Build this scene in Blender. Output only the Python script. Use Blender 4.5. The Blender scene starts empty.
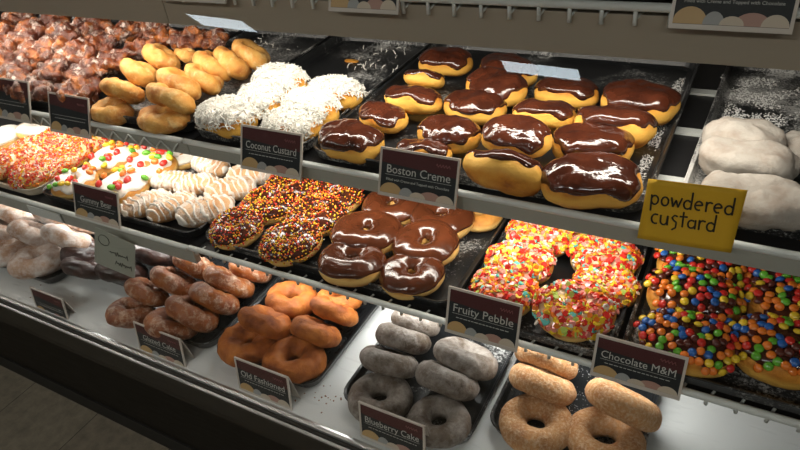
import bpy, math, random
from mathutils import Vector, Matrix, Euler, noise
random.seed(7)
C = bpy.context.scene.collection
PI = math.pi
R = math.radians
H = 1.45                      # eye height; heights below are given relative to the eye
F = 627.0
pit, yw, rol = R(35.0), R(32.6), R(-7.6)
rt = Vector((math.cos(yw), math.sin(yw), 0)); f0 = Vector((-math.sin(yw), math.cos(yw), 0)); zz = Vector((0, 0, 1))
fw = f0*math.cos(pit)-zz*math.sin(pit); u0 = zz*math.cos(pit)+f0*math.sin(pit)
RT = rt*math.cos(rol)+u0*math.sin(rol); UP = u0*math.cos(rol)-rt*math.sin(rol)

def ray(px, py):
    return fw + RT*((px-400)/F) - UP*((py-225)/F)
def at(px, py, z):
    d = ray(px, py); return d*(z/d.z)+Vector((0, 0, H))
def on_plane(px, py, p0, n):
    d = ray(px, py); p0 = p0-Vector((0, 0, H)); return d*(p0.dot(n)/d.dot(n))+Vector((0, 0, H))
def ppm(p):                    # pixels per metre at a point
    return F/((p-Vector((0, 0, H))).dot(fw))

# ------------------------------------------------------------------ materials
def newmat(name):
    m = bpy.data.materials.new(name); m.use_nodes = True
    nt = m.node_tree; b = nt.nodes['Principled BSDF']
    return m, nt, b
def plain(name, col, rough=.5, metal=0, spec=.5, coat=0, emit=None, es=0, sss=0):
    m, nt, b = newmat(name)
    b.inputs['Base Color'].default_value = (*col, 1); b.inputs['Roughness'].default_value = rough
    b.inputs['Metallic'].default_value = metal; b.inputs['Specular IOR Level'].default_value = spec
    b.inputs['Coat Weight'].default_value = coat
    if emit: b.inputs['Emission Color'].default_value = (*emit, 1); b.inputs['Emission Strength'].default_value = es
    # faint procedural unevenness
    n = nt.nodes.new('ShaderNodeTexNoise'); n.inputs['Scale'].default_value = 60; n.inputs['Detail'].default_value = 3
    mr = nt.nodes.new('ShaderNodeMapRange'); mr.inputs['To Min'].default_value = max(0.02, rough-.06); mr.inputs['To Max'].default_value = min(1, rough+.08)
    nt.links.new(n.outputs['Fac'], mr.inputs['Value']); nt.links.new(mr.outputs['Result'], b.inputs['Roughness'])
    return m
def ramp(nt, stops):
    r = nt.nodes.new('ShaderNodeValToRGB'); e = r.color_ramp.elements
    e[0].position = stops[0][0]; e[0].color = (*stops[0][1], 1)
    e[1].position = stops[-1][0]; e[1].color = (*stops[-1][1], 1)
    for p, c in stops[1:-1]:
        k = e.new(p); k.color = (*c, 1)
    return r
def coords(nt):
    tc = nt.nodes.new('ShaderNodeTexCoord'); oi = nt.nodes.new('ShaderNodeObjectInfo')
    ml = nt.nodes.new('ShaderNodeVectorMath'); ml.operation = 'MULTIPLY_ADD'
    cb = nt.nodes.new('ShaderNodeCombineXYZ')
    for k in range(3): nt.links.new(oi.outputs['Random'], cb.inputs[k])
    ml.inputs[1].default_value = (3, 5, 7)
    nt.links.new(cb.outputs[0], ml.inputs[0]); nt.links.new(tc.outputs['Object'], ml.inputs[2])
    return tc, ml.outputs[0]
def noisy(nt, vec, scale, detail=4, rough=.6):
    n = nt.nodes.new('ShaderNodeTexNoise'); n.inputs['Scale'].default_value = scale
    n.inputs['Detail'].default_value = detail; n.inputs['Roughness'].default_value = rough
    nt.links.new(vec, n.inputs['Vector']); return n
def bump(nt, b, src, dist, strength=.6):
    k = nt.nodes.new('ShaderNodeBump'); k.inputs['Distance'].default_value = dist; k.inputs['Strength'].default_value = strength
    nt.links.new(src, k.inputs['Height']); nt.links.new(k.outputs[0], b.inputs['Normal'])
def mix(nt, fac, a, b_):
    m = nt.nodes.new('ShaderNodeMix'); m.data_type = 'RGBA'
    if isinstance(fac, float): m.inputs[0].default_value = fac
    else: nt.links.new(fac, m.inputs[0])
    for s, v in ((6, a), (7, b_)):
        if isinstance(v, tuple): m.inputs[s].default_value = (*v, 1)
        else: nt.links.new(v, m.inputs[s])
    return m.outputs[2]
def dough(name, dark, mid, light, band=None, hh=.02, crust=None, cscale=55, cpos=(.45, .6), rough=.6, bd=.0012, grain=220, spec=.4):
    """fried dough: mottled brown, optional pale waist, optional sugar/glaze crust"""
    m, nt, b = newmat(name); tc, v = coords(nt)
    n = noisy(nt, v, 32, 5); r = ramp(nt, [(.3, dark), (.5, mid), (.72, light)]); nt.links.new(n.outputs['Fac'], r.inputs[0])
    col = r.outputs[0]
    if band:
        s = nt.nodes.new('ShaderNodeSeparateXYZ'); nt.links.new(tc.outputs['Object'], s.inputs[0])
        w = noisy(nt, v, 25, 2)
        ad = nt.nodes.new('ShaderNodeMath'); ad.operation = 'MULTIPLY_ADD'; ad.inputs[1].default_value = .012
        nt.links.new(w.outputs['Fac'], ad.inputs[0]); nt.links.new(s.outputs['Z'], ad.inputs[2])
        br = nt.nodes.new('ShaderNodeMapRange'); br.inputs['From Min'].default_value = hh*.35+.006; br.inputs['From Max'].default_value = hh*1.45+.006
        nt.links.new(ad.outputs[0], br.inputs['Value'])
        rr = ramp(nt, [(0, (0, 0, 0)), (.35, (1, 1, 1)), (.65, (1, 1, 1)), (1, (0, 0, 0))]); nt.links.new(br.outputs[0], rr.inputs[0])
        col = mix(nt, rr.outputs[0], col, band)
    rn = rough
    if crust:
        c = noisy(nt, v, cscale, 8, .72); cr = ramp(nt, [(cpos[0], (0, 0, 0)), (cpos[1], (1, 1, 1))]); nt.links.new(c.outputs['Fac'], cr.inputs[0])
        col = mix(nt, cr.outputs[0], col, crust)
    g = noisy(nt, v, grain, 4, .7)
    nt.links.new(col, b.inputs['Base Color']); b.inputs['Roughness'].default_value = rn; b.inputs['Specular IOR Level'].default_value = spec
    if crust:
        ms = nt.nodes.new('ShaderNodeMath'); ms.operation = 'MULTIPLY_ADD'; ms.inputs[1].default_value = .9
        nt.links.new(cr.outputs[0], ms.inputs[0]); nt.links.new(g.outputs['Fac'], ms.inputs[2]); bump(nt, b, ms.outputs[0], bd, .8)
    else: bump(nt, b, g.outputs['Fac'], bd, .8)
    return m
M = {}
M['yeast'] = dough('yeast_dough', (.40, .12, .012), (.66, .27, .03), (.76, .38, .06), band=(.84, .47, .085), hh=.023, bd=.002, grain=90)
M['yeastring'] = dough('yeast_ring_dough', (.40, .14, .02), (.60, .26, .045), (.72, .38, .09), band=(.80, .52, .17), hh=.016, bd=.002, grain=90)
M['cruller'] = dough('sugared_twist_dough', (.46, .15, .025), (.66, .31, .065), (.78, .46, .13), crust=(.84, .58, .25), cscale=60, cpos=(.5, .7), bd=.0015)
M['glazedbar'] = dough('glazed_bar_dough', (.46, .20, .07), (.62, .36, .17), (.72, .50, .32), crust=(.80, .70, .62), cscale=26, cpos=(.48, .6), rough=.35)
M['sugar'] = dough('sugared_cake_dough', (.40, .15, .04), (.58, .27, .09), (.70, .38, .16), crust=(.86, .64, .42), cscale=260, cpos=(.45, .68), bd=.0022, grain=420, rough=.75)
M['glazed'] = dough('glazed_cake_dough', (.15, .035, .008), (.30, .085, .018), (.45, .16, .035), crust=(.70, .50, .36), cscale=55, cpos=(.50, .66), bd=.002, grain=150, rough=.38, spec=.6)
M['brown'] = dough('plain_cake_dough', (.17, .036, .006), (.36, .10, .014), (.56, .19, .03), bd=.003, grain=95, rough=.62)
M['gray'] = dough('grey_glazed_dough', (.06, .032, .02), (.12, .09, .065), (.20, .16, .13), crust=(.34, .31, .28), cscale=38, cpos=(.42, .66), bd=.0016, grain=130, rough=.5)
M['choccake'] = dough('dark_cake_dough', (.018, .008, .006), (.035, .014, .010), (.07, .03, .022), crust=(.12, .07, .06), cscale=35, cpos=(.58, .7), bd=.002, grain=110, rough=.3, spec=.7)
M['powdered'] = dough('powder_coated_dough', (.33, .27, .22), (.43, .39, .34), (.50, .47, .42), crust=(.36, .24, .16), cscale=18, cpos=(.68, .85), bd=.0016, grain=160, rough=.95, spec=.1)
M['powdcake'] = dough('sugar_dusted_cake_dough', (.40, .20, .11), (.55, .36, .25), (.66, .48, .38), crust=(.82, .76, .72), cscale=38, cpos=(.42, .62), bd=.0016, grain=200, rough=.8, spec=.3)
M['fritter'] = dough('fritter_dough', (.03, .006, .003), (.15, .032, .008), (.62, .20, .035), crust=(.74, .56, .48), cscale=48, cpos=(.53, .60), bd=.006, grain=90, rough=.32, spec=.7)
def icing(name, col, col2, rough=.15, coat=.5, scale=30, bd=.0008):
    m, nt, b = newmat(name); tc, v = coords(nt)
    n = noisy(nt, v, scale, 3); r = ramp(nt, [(.35, col), (.7, col2)]); nt.links.new(n.outputs['Fac'], r.inputs[0])
    nt.links.new(r.outputs[0], b.inputs['Base Color']); b.inputs['Roughness'].default_value = rough
    b.inputs['Coat Weight'].default_value = coat; b.inputs['Coat Roughness'].default_value = .12
    g = noisy(nt, v, 38, 3); bump(nt, b, g.outputs['Fac'], bd*5, .8); return m
M['choc'] = icing('chocolate_icing', (.040, .011, .006), (.085, .022, .010))
M['milk'] = icing('milk_chocolate_icing', (.062, .017, .006), (.11, .030, .011), rough=.2, bd=.0005)
M['white'] = icing('white_icing', (.74, .68, .60), (.78, .73, .67), rough=.3, coat=.2)
M['peach'] = icing('peach_glaze', (.72, .46, .24), (.80, .58, .36), rough=.35, coat=.1)
M['coco'] = plain('coconut_flake', (.74, .73, .67), .6)
M['glass'] = None
M['black'] = plain('black_tray_plastic', (.012, .013, .014), .28, spec=.6)
def dusted(name, amount, scale=60, stretch=1):
    m, nt, b = newmat(name); tc, v = coords(nt)
    a = noisy(nt, v, 9*stretch, 3); c = noisy(nt, v, scale*4, 6, .8)
    ad = nt.nodes.new('ShaderNodeMath'); ad.operation = 'ADD'; nt.links.new(a.outputs['Fac'], ad.inputs[0]); nt.links.new(c.outputs['Fac'], ad.inputs[1])
    r = ramp(nt, [(0, (0, 0, 0)), (1, (1, 1, 1))])
    mr = nt.nodes.new('ShaderNodeMapRange'); mr.inputs['From Min'].default_value = 1.12-amount*.3; mr.inputs['From Max'].default_value = 1.24-amount*.3
    nt.links.new(ad.outputs[0], mr.inputs['Value'])
    col = mix(nt, mr.outputs[0], (.012, .013, .014), (.52, .52, .50))
    nt.links.new(col, b.inputs['Base Color'])
    m2 = nt.nodes.new('ShaderNodeMapRange'); m2.inputs['To Min'].default_value = .3; m2.inputs['To Max'].default_value = .95
    nt.links.new(mr.outputs[0], m2.inputs['Value']); nt.links.new(m2.outputs[0], b.inputs['Roughness'])
    bump(nt, b, mr.outputs[0], .001, .5); return m
M['dust_light'] = dusted('tray_with_crumb_dust', .12)
M['dust_mid'] = dusted('tray_with_sugar_dust', .35)
M['dust_heavy'] = dusted('tray_covered_in_powdered_sugar', .5, 90)
M['deckwhite'] = plain('white_laminate', (.66, .68, .67), .28)
M['rod'] = plain('white_coated_wire', (.60, .63, .60), .35)
M['fascia'] = plain('grey_enamel_fascia', (.33, .335, .29), .45)
M['fasciabrown'] = plain('taupe_enamel_fascia', (.33, .285, .22), .5)
M['steel'] = plain('brushed_aluminium', (.60, .62, .62), .3, metal=.9)
M['darkpanel'] = plain('dark_brown_panel', (.006, .0042, .002), .55, spec=.25)
M['toe'] = plain('black_toe_kick', (.010, .009, .007), .6)
M['caseback'] = plain('case_interior_black', (.012, .012, .013), .5)
M['cardframe'] = plain('clear_card_holder_edge', (.55, .50, .44), .3)
M['cardface'] = plain('charcoal_card_print', (.020, .024, .026), .45, spec=.2)
M['cardmaroon'] = plain('maroon_card_print', (.075, .022, .022), .45, spec=.2)
M['cardtext'] = plain('grey_card_lettering', (.50, .50, .46), .5)
M['cardlogo'] = plain('red_card_script', (.22, .07, .07), .5)
M['pbun'] = plain('printed_golden_bun', (.50, .33, .14), .45)
M['pgrey'] = plain('printed_grey_bun', (.32, .33, .32), .45)
M['ppink'] = plain('printed_pink_bun', (.40, .23, .18), .45)
M['pcream'] = plain('printed_cream_bun', (.55, .47, .36), .45)
M['yellow'] = plain('yellow_note_paper', (.62, .36, .008), .7)
M['ink'] = plain('black_marker_ink', (.01, .008, .006), .6)
M['paper'] = plain('pale_green_grey_paper', (.34, .36, .30), .7)
M['crumb'] = plain('brown_crumb', (.22, .08, .03), .8)
cols = {'red': (.62, .03, .02), 'orange': (.80, .20, .02), 'yellow': (.80, .55, .03), 'green': (.12, .42, .03), 'blue': (.02, .12, .42), 'brown': (.10, .02, .012)}
for k, c in cols.items(): M['c_'+k] = plain('candy_shell_'+k, c, .22, coat=.4)
for k, c in {'pink': (.75, .25, .20), 'white': (.75, .68, .60), 'teal': (.10, .50, .45), 'lime': (.45, .60, .10)}.items(): M['c_'+k] = plain('sugar_bit_'+k, c, .5)

# glass: a plain clear pane, mirror-reflecting by Fresnel
m = bpy.data.materials.new('clear_case_glass'); m.use_nodes = True; nt = m.node_tree
for n_ in list(nt.nodes):
    if n_.type != 'OUTPUT_MATERIAL': nt.nodes.remove(n_)
out = [n_ for n_ in nt.nodes if n_.type == 'OUTPUT_MATERIAL'][0]
tr = nt.nodes.new('ShaderNodeBsdfTransparent'); gl = nt.nodes.new('ShaderNodeBsdfGlossy'); gl.inputs['Roughness'].default_value = 0.0
ge = nt.nodes.new('ShaderNodeNewGeometry'); dt = nt.nodes.new('ShaderNodeVectorMath'); dt.operation = 'DOT_PRODUCT'
nt.links.new(ge.outputs['Normal'], dt.inputs[0]); nt.links.new(ge.outputs['Incoming'], dt.inputs[1])
def mth(op, a, b_=None):
    q = nt.nodes.new('ShaderNodeMath'); q.operation = op
    for i_, v_ in enumerate((a, b_)):
        if v_ is None: continue
        if isinstance(v_, (int, float)): q.inputs[i_].default_value = v_
        else: nt.links.new(v_, q.inputs[i_])
    return q.outputs[0]
fr = mth('MULTIPLY_ADD', mth('POWER', mth('SUBTRACT', 1.0, mth('ABSOLUTE', dt.outputs['Value'])), 5.0), .962); fr.node.inputs[2].default_value = .038
mx = nt.nodes.new('ShaderNodeMixShader'); nt.links.new(fr, mx.inputs[0]); nt.links.new(tr.outputs[0], mx.inputs[1]); nt.links.new(gl.outputs[0], mx.inputs[2]); nt.links.new(mx.outputs[0], out.inputs[0])
M['glass'] = m
# floor tile
m, nt, b = newmat('vinyl_floor_tile'); tc = nt.nodes.new('ShaderNodeTexCoord')
bk = nt.nodes.new('ShaderNodeTexBrick'); bk.offset = 0; bk.inputs['Scale'].default_value = 1; bk.inputs['Brick Width'].default_value = .305; bk.inputs['Row Height'].default_value = .305
bk.inputs['Mortar Size'].default_value = .0015; bk.inputs['Color1'].default_value = (.25, .21, .155, 1); bk.inputs['Color2'].default_value = (.29, .25, .185, 1); bk.inputs['Mortar'].default_value = (.06, .05, .04, 1)
nt.links.new(tc.outputs['Object'], bk.inputs['Vector'])
n1 = noisy(nt, tc.outputs['Object'], 25, 6, .7); r1 = ramp(nt, [(.3, (.6, .6, .6)), (.7, (1.1, 1.1, 1.1))]); nt.links.new(n1.outputs['Fac'], r1.inputs[0])
mm = nt.nodes.new('ShaderNodeMix'); mm.data_type = 'RGBA'; mm.blend_type = 'MULTIPLY'; mm.inputs[0].default_value = 1
nt.links.new(bk.outputs['Color'], mm.inputs[6]); nt.links.new(r1.outputs[0], mm.inputs[7]); nt.links.new(mm.outputs[2], b.inputs['Base Color']); b.inputs['Roughness'].default_value = .45
M['floor'] = m
M['wall'] = plain('painted_wall', (.20, .18, .15), .8)
M['ceil'] = plain('ceiling_tile', (.35, .34, .32), .9)
M['lampface'] = plain('troffer_diffuser', (.8, .8, .8), .5, emit=(.80, .93, 1.0), es=9)
M['lamptube'] = plain('fluorescent_tube', (.8, .8, .8), .5, emit=(1.0, .93, .82), es=3)

# ------------------------------------------------------------------ object helpers
def tag(o, label=None, cat=None, group=None, kind=None):
    if label: o['label'] = label
    if cat: o['category'] = cat
    if group: o['group'] = group
    if kind: o['kind'] = kind
    return o
def link(name, data, parent=None):
    o = bpy.data.objects.new(name, data); C.objects.link(o)
    if parent: o.parent = parent
    return o
def empty(name, loc=(0, 0, 0), rot=(0, 0, 0)):
    o = link(name, None); o.location = loc; o.rotation_euler = rot; o.empty_display_size = .02; return o
def mk(name, V, Fc, mats, idx=None, smooth=True):
    me = bpy.data.meshes.new(name); me.from_pydata([tuple(v) for v in V], [], Fc)
    for m_ in (mats if isinstance(mats, (list, tuple)) else [mats]): me.materials.append(m_)
    if idx: me.polygons.foreach_set('material_index', idx)
    me.polygons.foreach_set('use_smooth', [smooth]*len(me.polygons)); me.update(); return me
class MB:
    def __init__(s): s.v = []; s.f = []; s.i = []
    def add(s, V, Fc, k=0):
        o = len(s.v); s.v += [Vector(v) for v in V]; s.f += [tuple(o+a for a in f) for f in Fc]; s.i += [k]*len(Fc)
    def box(s, a, b, k=0, bev=0):
        x0, y0, z0 = a; x1, y1, z1 = b
        s.add([(x0, y0, z0), (x1, y0, z0), (x1, y1, z0), (x0, y1, z0), (x0, y0, z1), (x1, y0, z1), (x1, y1, z1), (x0, y1, z1)],
              [(0, 3, 2, 1), (4, 5, 6, 7), (0, 1, 5, 4), (1, 2, 6, 5), (2, 3, 7, 6), (3, 0, 4, 7)], k)
    def prism(s, pts, x0, x1, k=0):      # (y,z) outline extruded along x
        n = len(pts)
        s.add([(x0, y, z) for y, z in pts]+[(x1, y, z) for y, z in pts],
              [tuple(range(n)), tuple(range(2*n-1, n-1, -1))]+[(i, i+n, (i+1) % n+n, (i+1) % n) for i in range(n)], k)
    def rod(s, a, b, r, k=0, n=10):
        a, b = Vector(a), Vector(b); d = (b-a).normalized(); q = d.orthogonal().normalized(); w = d.cross(q)
        V = []
        for p in (a, b):
            for j in range(n): t = 2*PI*j/n; V.append(p+q*math.cos(t)*r+w*math.sin(t)*r)
        s.add(V, [(j, (j+1) % n, (j+1) % n+n, j+n) for j in range(n)]+[tuple(range(n-1, -1, -1)), tuple(range(n, 2*n))], k)
    def build(s, name, mats, parent=None, smooth=False, bevel=0):
        o = link(name, mk(name, s.v, s.f, mats, s.i, smooth), parent)
        if bevel:
            md = o.modifiers.new('bevel', 'BEVEL'); md.width = bevel; md.segments = 2; md.limit_method = 'ANGLE'
        return o

# ------------------------------------------------------------------ doughnut surfaces
def sstep(x): x = max(0, min(1, x)); return x*x*(3-2*x)
def nz(p, f, s): return noise.noise(Vector((p[0]*f+s*3.1, p[1]*f-s*1.7, p[2]*f+s*.9)))
def spow(c, e): return math.copysign(abs(c)**e, c)
class Ring:
    """torus with noise; local z from 0 to 2h"""
    NV = 22; NU = 44; closed = True
    def __init__(s, Ro=.045, hole=.010, h=.017, amp=.0015, fr=40, seed=0, sx=1, sy=1, sq=1.0, crack=0):
        s.Ro, s.hole, s.h, s.amp, s.fr, s.seed, s.sx, s.sy, s.sq, s.crack = Ro, hole, h, amp, fr, seed, sx, sy, sq, crack
    def __call__(s, u, v):
        Rm = (s.Ro+s.hole)/2; rw = (s.Ro-s.hole)/2
        wob = 1+.05*math.sin(2*u+s.seed)+.03*math.sin(3*u+s.seed*2)
        c, sn = spow(math.cos(v), s.sq), spow(math.sin(v), s.sq)
        rr = Rm+rw*c*wob
        p = Vector((rr*math.cos(u)*s.sx, rr*math.sin(u)*s.sy, s.h+s.h*sn))
        n = Vector((math.cos(v)*math.cos(u), math.cos(v)*math.sin(u), math.sin(v)*rw/s.h)).normalized()
        d = s.amp*nz(p, s.fr, s.seed)*1.6+s.amp*.6*nz(p, s.fr*3, s.seed+5)
        if s.crack:
            q = 1-abs(nz(p, 28, s.seed+9))*6
            if q > 0: d -= s.crack*q*max(0, math.sin(v)+.4)
            e = (rr-Rm)/rw
            d -= s.crack*.9*max(0, 1-abs(abs(e)-.45)*7)*max(0, math.sin(v))*(.6+.5*math.sin(3*u+s.seed))
        return p+n*d, n, math.sin(v)
class Oval:
    """filled shell: rounded pill; local z from 0 to 2h"""
    NV = 18; NU = 44; closed = False
    def __init__(s, a=.053, b=.040, h=.021, amp=.0015, fr=30, seed=0, px=.85, pz=.75, dip=0, waist=0):
        s.a, s.b, s.h, s.amp, s.fr, s.seed, s.px, s.pz, s.dip, s.waist = a, b, h, amp, fr, seed, px, pz, dip, waist
    def __call__(s, u, v):
        cv = spow(math.cos(v), s.pz); cu, su = spow(math.cos(u), s.px), spow(math.sin(u), s.px)
        sv = spow(math.sin(v), .95)
        w = 1-s.waist*math.exp(-(cu/.35)**2)
        p = Vector((s.a*cv*cu, s.b*cv*su*w, s.h+s.h*sv))
        n = Vector((math.cos(v)*math.cos(u)/s.a, math.cos(v)*math.sin(u)/s.b, math.sin(v)/s.h)).normalized()
        d = s.amp*nz(p, s.fr, s.seed)*2+s.amp*.5*nz(p, s.fr*3.3, s.seed+4)
        if s.dip: d -= s.dip*math.exp(-((p.x/(s.a*.3))**2+(p.y/(s.b*.3))**2))*max(0, math.sin(v))
        return p+n*d, n, math.sin(v)
def grid(fn, NU, NV, off=None):
    """returns verts, faces; off(u,v,h,p) displaces along the normal, faces with all off<-.002 are culled"""
    V = []; D = []; rows = NV if fn.closed else NV-1
    for j in range(rows):
        v = 2*PI*j/NV if fn.closed else -PI/2+PI*(j+1)/NV
        for i in range(NU):
            u = 2*PI*i/NU; p, n, h = fn(u, v); d = off(u, v, h, p) if off else 0
            V.append(p+n*d); D.append(d)
    Fc = []
    for j in range(rows if fn.closed else rows-1):
        for i in range(NU):
            q = (j*NU+i, j*NU+(i+1) % NU, ((j+1) % rows)*NU+(i+1) % NU, ((j+1) % rows)*NU+i)
            if off and all(D[k] < -.0019 for k in q): continue
            Fc.append(q)
    if not fn.closed:
        for end, v in ((0, -PI/2+.001), (rows-1, PI/2-.001)):
            p, n, h = fn(0, v); d = off(0, v, h, p) if off else 0
            if off and d < -.0019: continue
            pp = Vector((0, 0, p.z+n.z*d)); V.append(pp); c = len(V)-1
            for i in range(NU):
                a, b_ = end*NU+i, end*NU+(i+1) % NU
                Fc.append((a, c, b_) if end else (a, b_, c))
                if end == 0: Fc[-1] = (b_, a, c)
                else: Fc[-1] = (a, b_, c)
    return V, Fc
def cap_edge(seed, h0, wav):
    return lambda u: h0+wav*(math.sin(3*u+seed)*.5+math.sin(5*u+seed*2.3)*.35+math.sin(9*u+seed*1.3)*.25)
def cap_off(edge, t=.0022, soft=.28):
    return lambda u, v, h, p: -.002+(t+.002)*sstep((h-edge(u))/soft+.05)
def body_mesh(fn, mat): V, Fc = grid(fn, fn.NU, fn.NV); return mk('dough', V, Fc, mat)
def cap_mesh(fn, mat, edge, t=.0022, name='icing'):
    V, Fc = grid(fn, 64, 40, cap_off(edge, t)); return mk(name, V, Fc, mat)
def drizzle_mesh(fn, mat, seed, k=560, ang=.5):
    def off(u, v, h, p):
        s = math.sin((p.x*math.cos(ang)+p.y*math.sin(ang))*k+2.6*nz(p, 40, seed)*2)+.35*nz(p, 70, seed+3)
        side = sstep((h+.35)/.3)
        return -.002+.0042*sstep((s-.25)/.5)*side
    V, Fc = grid(fn, 120, 44, off); return mk('icing_drizzle', V, Fc, mat)
def surf_points(fn, edge, n, margin, rnd, mind=0, tries=12):
    pts = []; c = 0
    while len(pts) < n and c < n*tries:
        c += 1
        u = rnd.random()*2*PI
        v = rnd.uniform(0 if not fn.closed else -.6, PI if fn.closed else PI/2)
        if not fn.closed: v = math.asin(rnd.uniform(-.1, 1))
        p, nn, h = fn(u, v)
        if h < edge(u)+margin: continue
        if fn.closed and rnd.random() > (p.xy.length/fn.Ro)*1.05: continue
        if mind and any((p-q[0]).length < mind for q in pts): continue
        pts.append((p, nn))
    return pts
def frame(n, rnd, tilt=0):
    n = (n+Vector((rnd.gauss(0, tilt), rnd.gauss(0, tilt), rnd.gauss(0, tilt)))).normalized()
    a = n.orthogonal().normalized(); a.rotate(Matrix.Rotation(rnd.random()*2*PI, 3, n)); return a, n.cross(a), n
PAL = {}
def bits_mesh(name, pts, kind, mats, rnd, weights=None):
    mb = MB()
    for p, n in pts:
        k = rnd.choices(range(len(mats)), weights)[0] if weights else rnd.randrange(len(mats))
        a, b_, c = frame(n, rnd, .35)
        if kind == 'dot':
            r = rnd.uniform(.0013, .0020); o = p+n*(.0022+r*.5)
            mb.add([o+a*r, o+b_*r, o-a*r, o-b_*r, o+c*r, o-c*r], [(0, 1, 4), (1, 2, 4), (2, 3, 4), (3, 0, 4), (1, 0, 5), (2, 1, 5), (3, 2, 5), (0, 3, 5)], k)
        elif kind == 'rod':
            r = .0012; L = rnd.uniform(.0022, .0036); o = p+n*.0030
            mb.rod(o-a*L, o+a*L, r, k, 5)
        elif kind == 'flake':
            r = rnd.uniform(.0034, .0054); o = p+n*(.0025+rnd.uniform(0, .0025)); N = 6
            V = []
            for t, sc in ((-.0009, 1), (.0009, .9)):
                for j in range(N):
                    q = 2*PI*j/N; rr = r*sc*rnd.uniform(.8, 1.15); V.append(o+a*math.cos(q)*rr+b_*math.sin(q)*rr+c*t)
            mb.add(V, [tuple(range(N-1, -1, -1)), tuple(range(N, 2*N))]+[(j, (j+1) % N, (j+1) % N+N, j+N) for j in range(N)], k)
        elif kind == 'shred':
            L = rnd.uniform(.003, .007); w = rnd.uniform(.0006, .0011); o = p+n*(.002+rnd.uniform(0, .004))
            a, b_, c = frame(n, rnd, .9); mid = o+c*L*.25
            V = []
            for q in (o-a*L, mid, o+a*L):
                V += [q+b_*w, q+c*w, q-b_*w, q-c*w]
            mb.add(V, [(j, (j+1) % 4, (j+1) % 4+4, j+4) for j in range(4)]+[(4+j, 4+(j+1) % 4, (j+1) % 4+8, j+8) for j in range(4)]+[(3, 2, 1, 0), (8, 9, 10, 11)], k)
    return mk(name, mb.v, mb.f, mats, mb.i, kind == 'dot')
def lens(mat, r=.0049, h=.0028):
    V = [(0, 0, -h)]; NU, NVv = 14, 7
    for j in range(1, NVv):
        v = -PI/2+PI*j/NVv
        for i in range(NU): u = 2*PI*i/NU; V.append((r*math.cos(v)*math.cos(u), r*math.cos(v)*math.sin(u), h*math.sin(v)))
    V.append((0, 0, h)); Fc = [(0, 1+(i+1) % NU, 1+i) for i in range(NU)]
    for j in range(NVv-2):
        for i in range(NU): Fc.append((1+j*NU+i, 1+j*NU+(i+1) % NU, 1+(j+1)*NU+(i+1) % NU, 1+(j+1)*NU+i))
    t = len(V)-1; b0 = 1+(NVv-2)*NU
    Fc += [(b0+i, b0+(i+1) % NU, t) for i in range(NU)]
    return mk('candy', V, Fc, mat)
CANDY = {k: lens(M['c_'+k]) for k in cols}
GUM = {k: lens(M['c_'+k], .0062, .0050) for k in ('red', 'orange', 'yellow', 'green')}
for g_ in GUM.values():
    for vv in g_.vertices: vv.co.x *= 1.35
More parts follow.
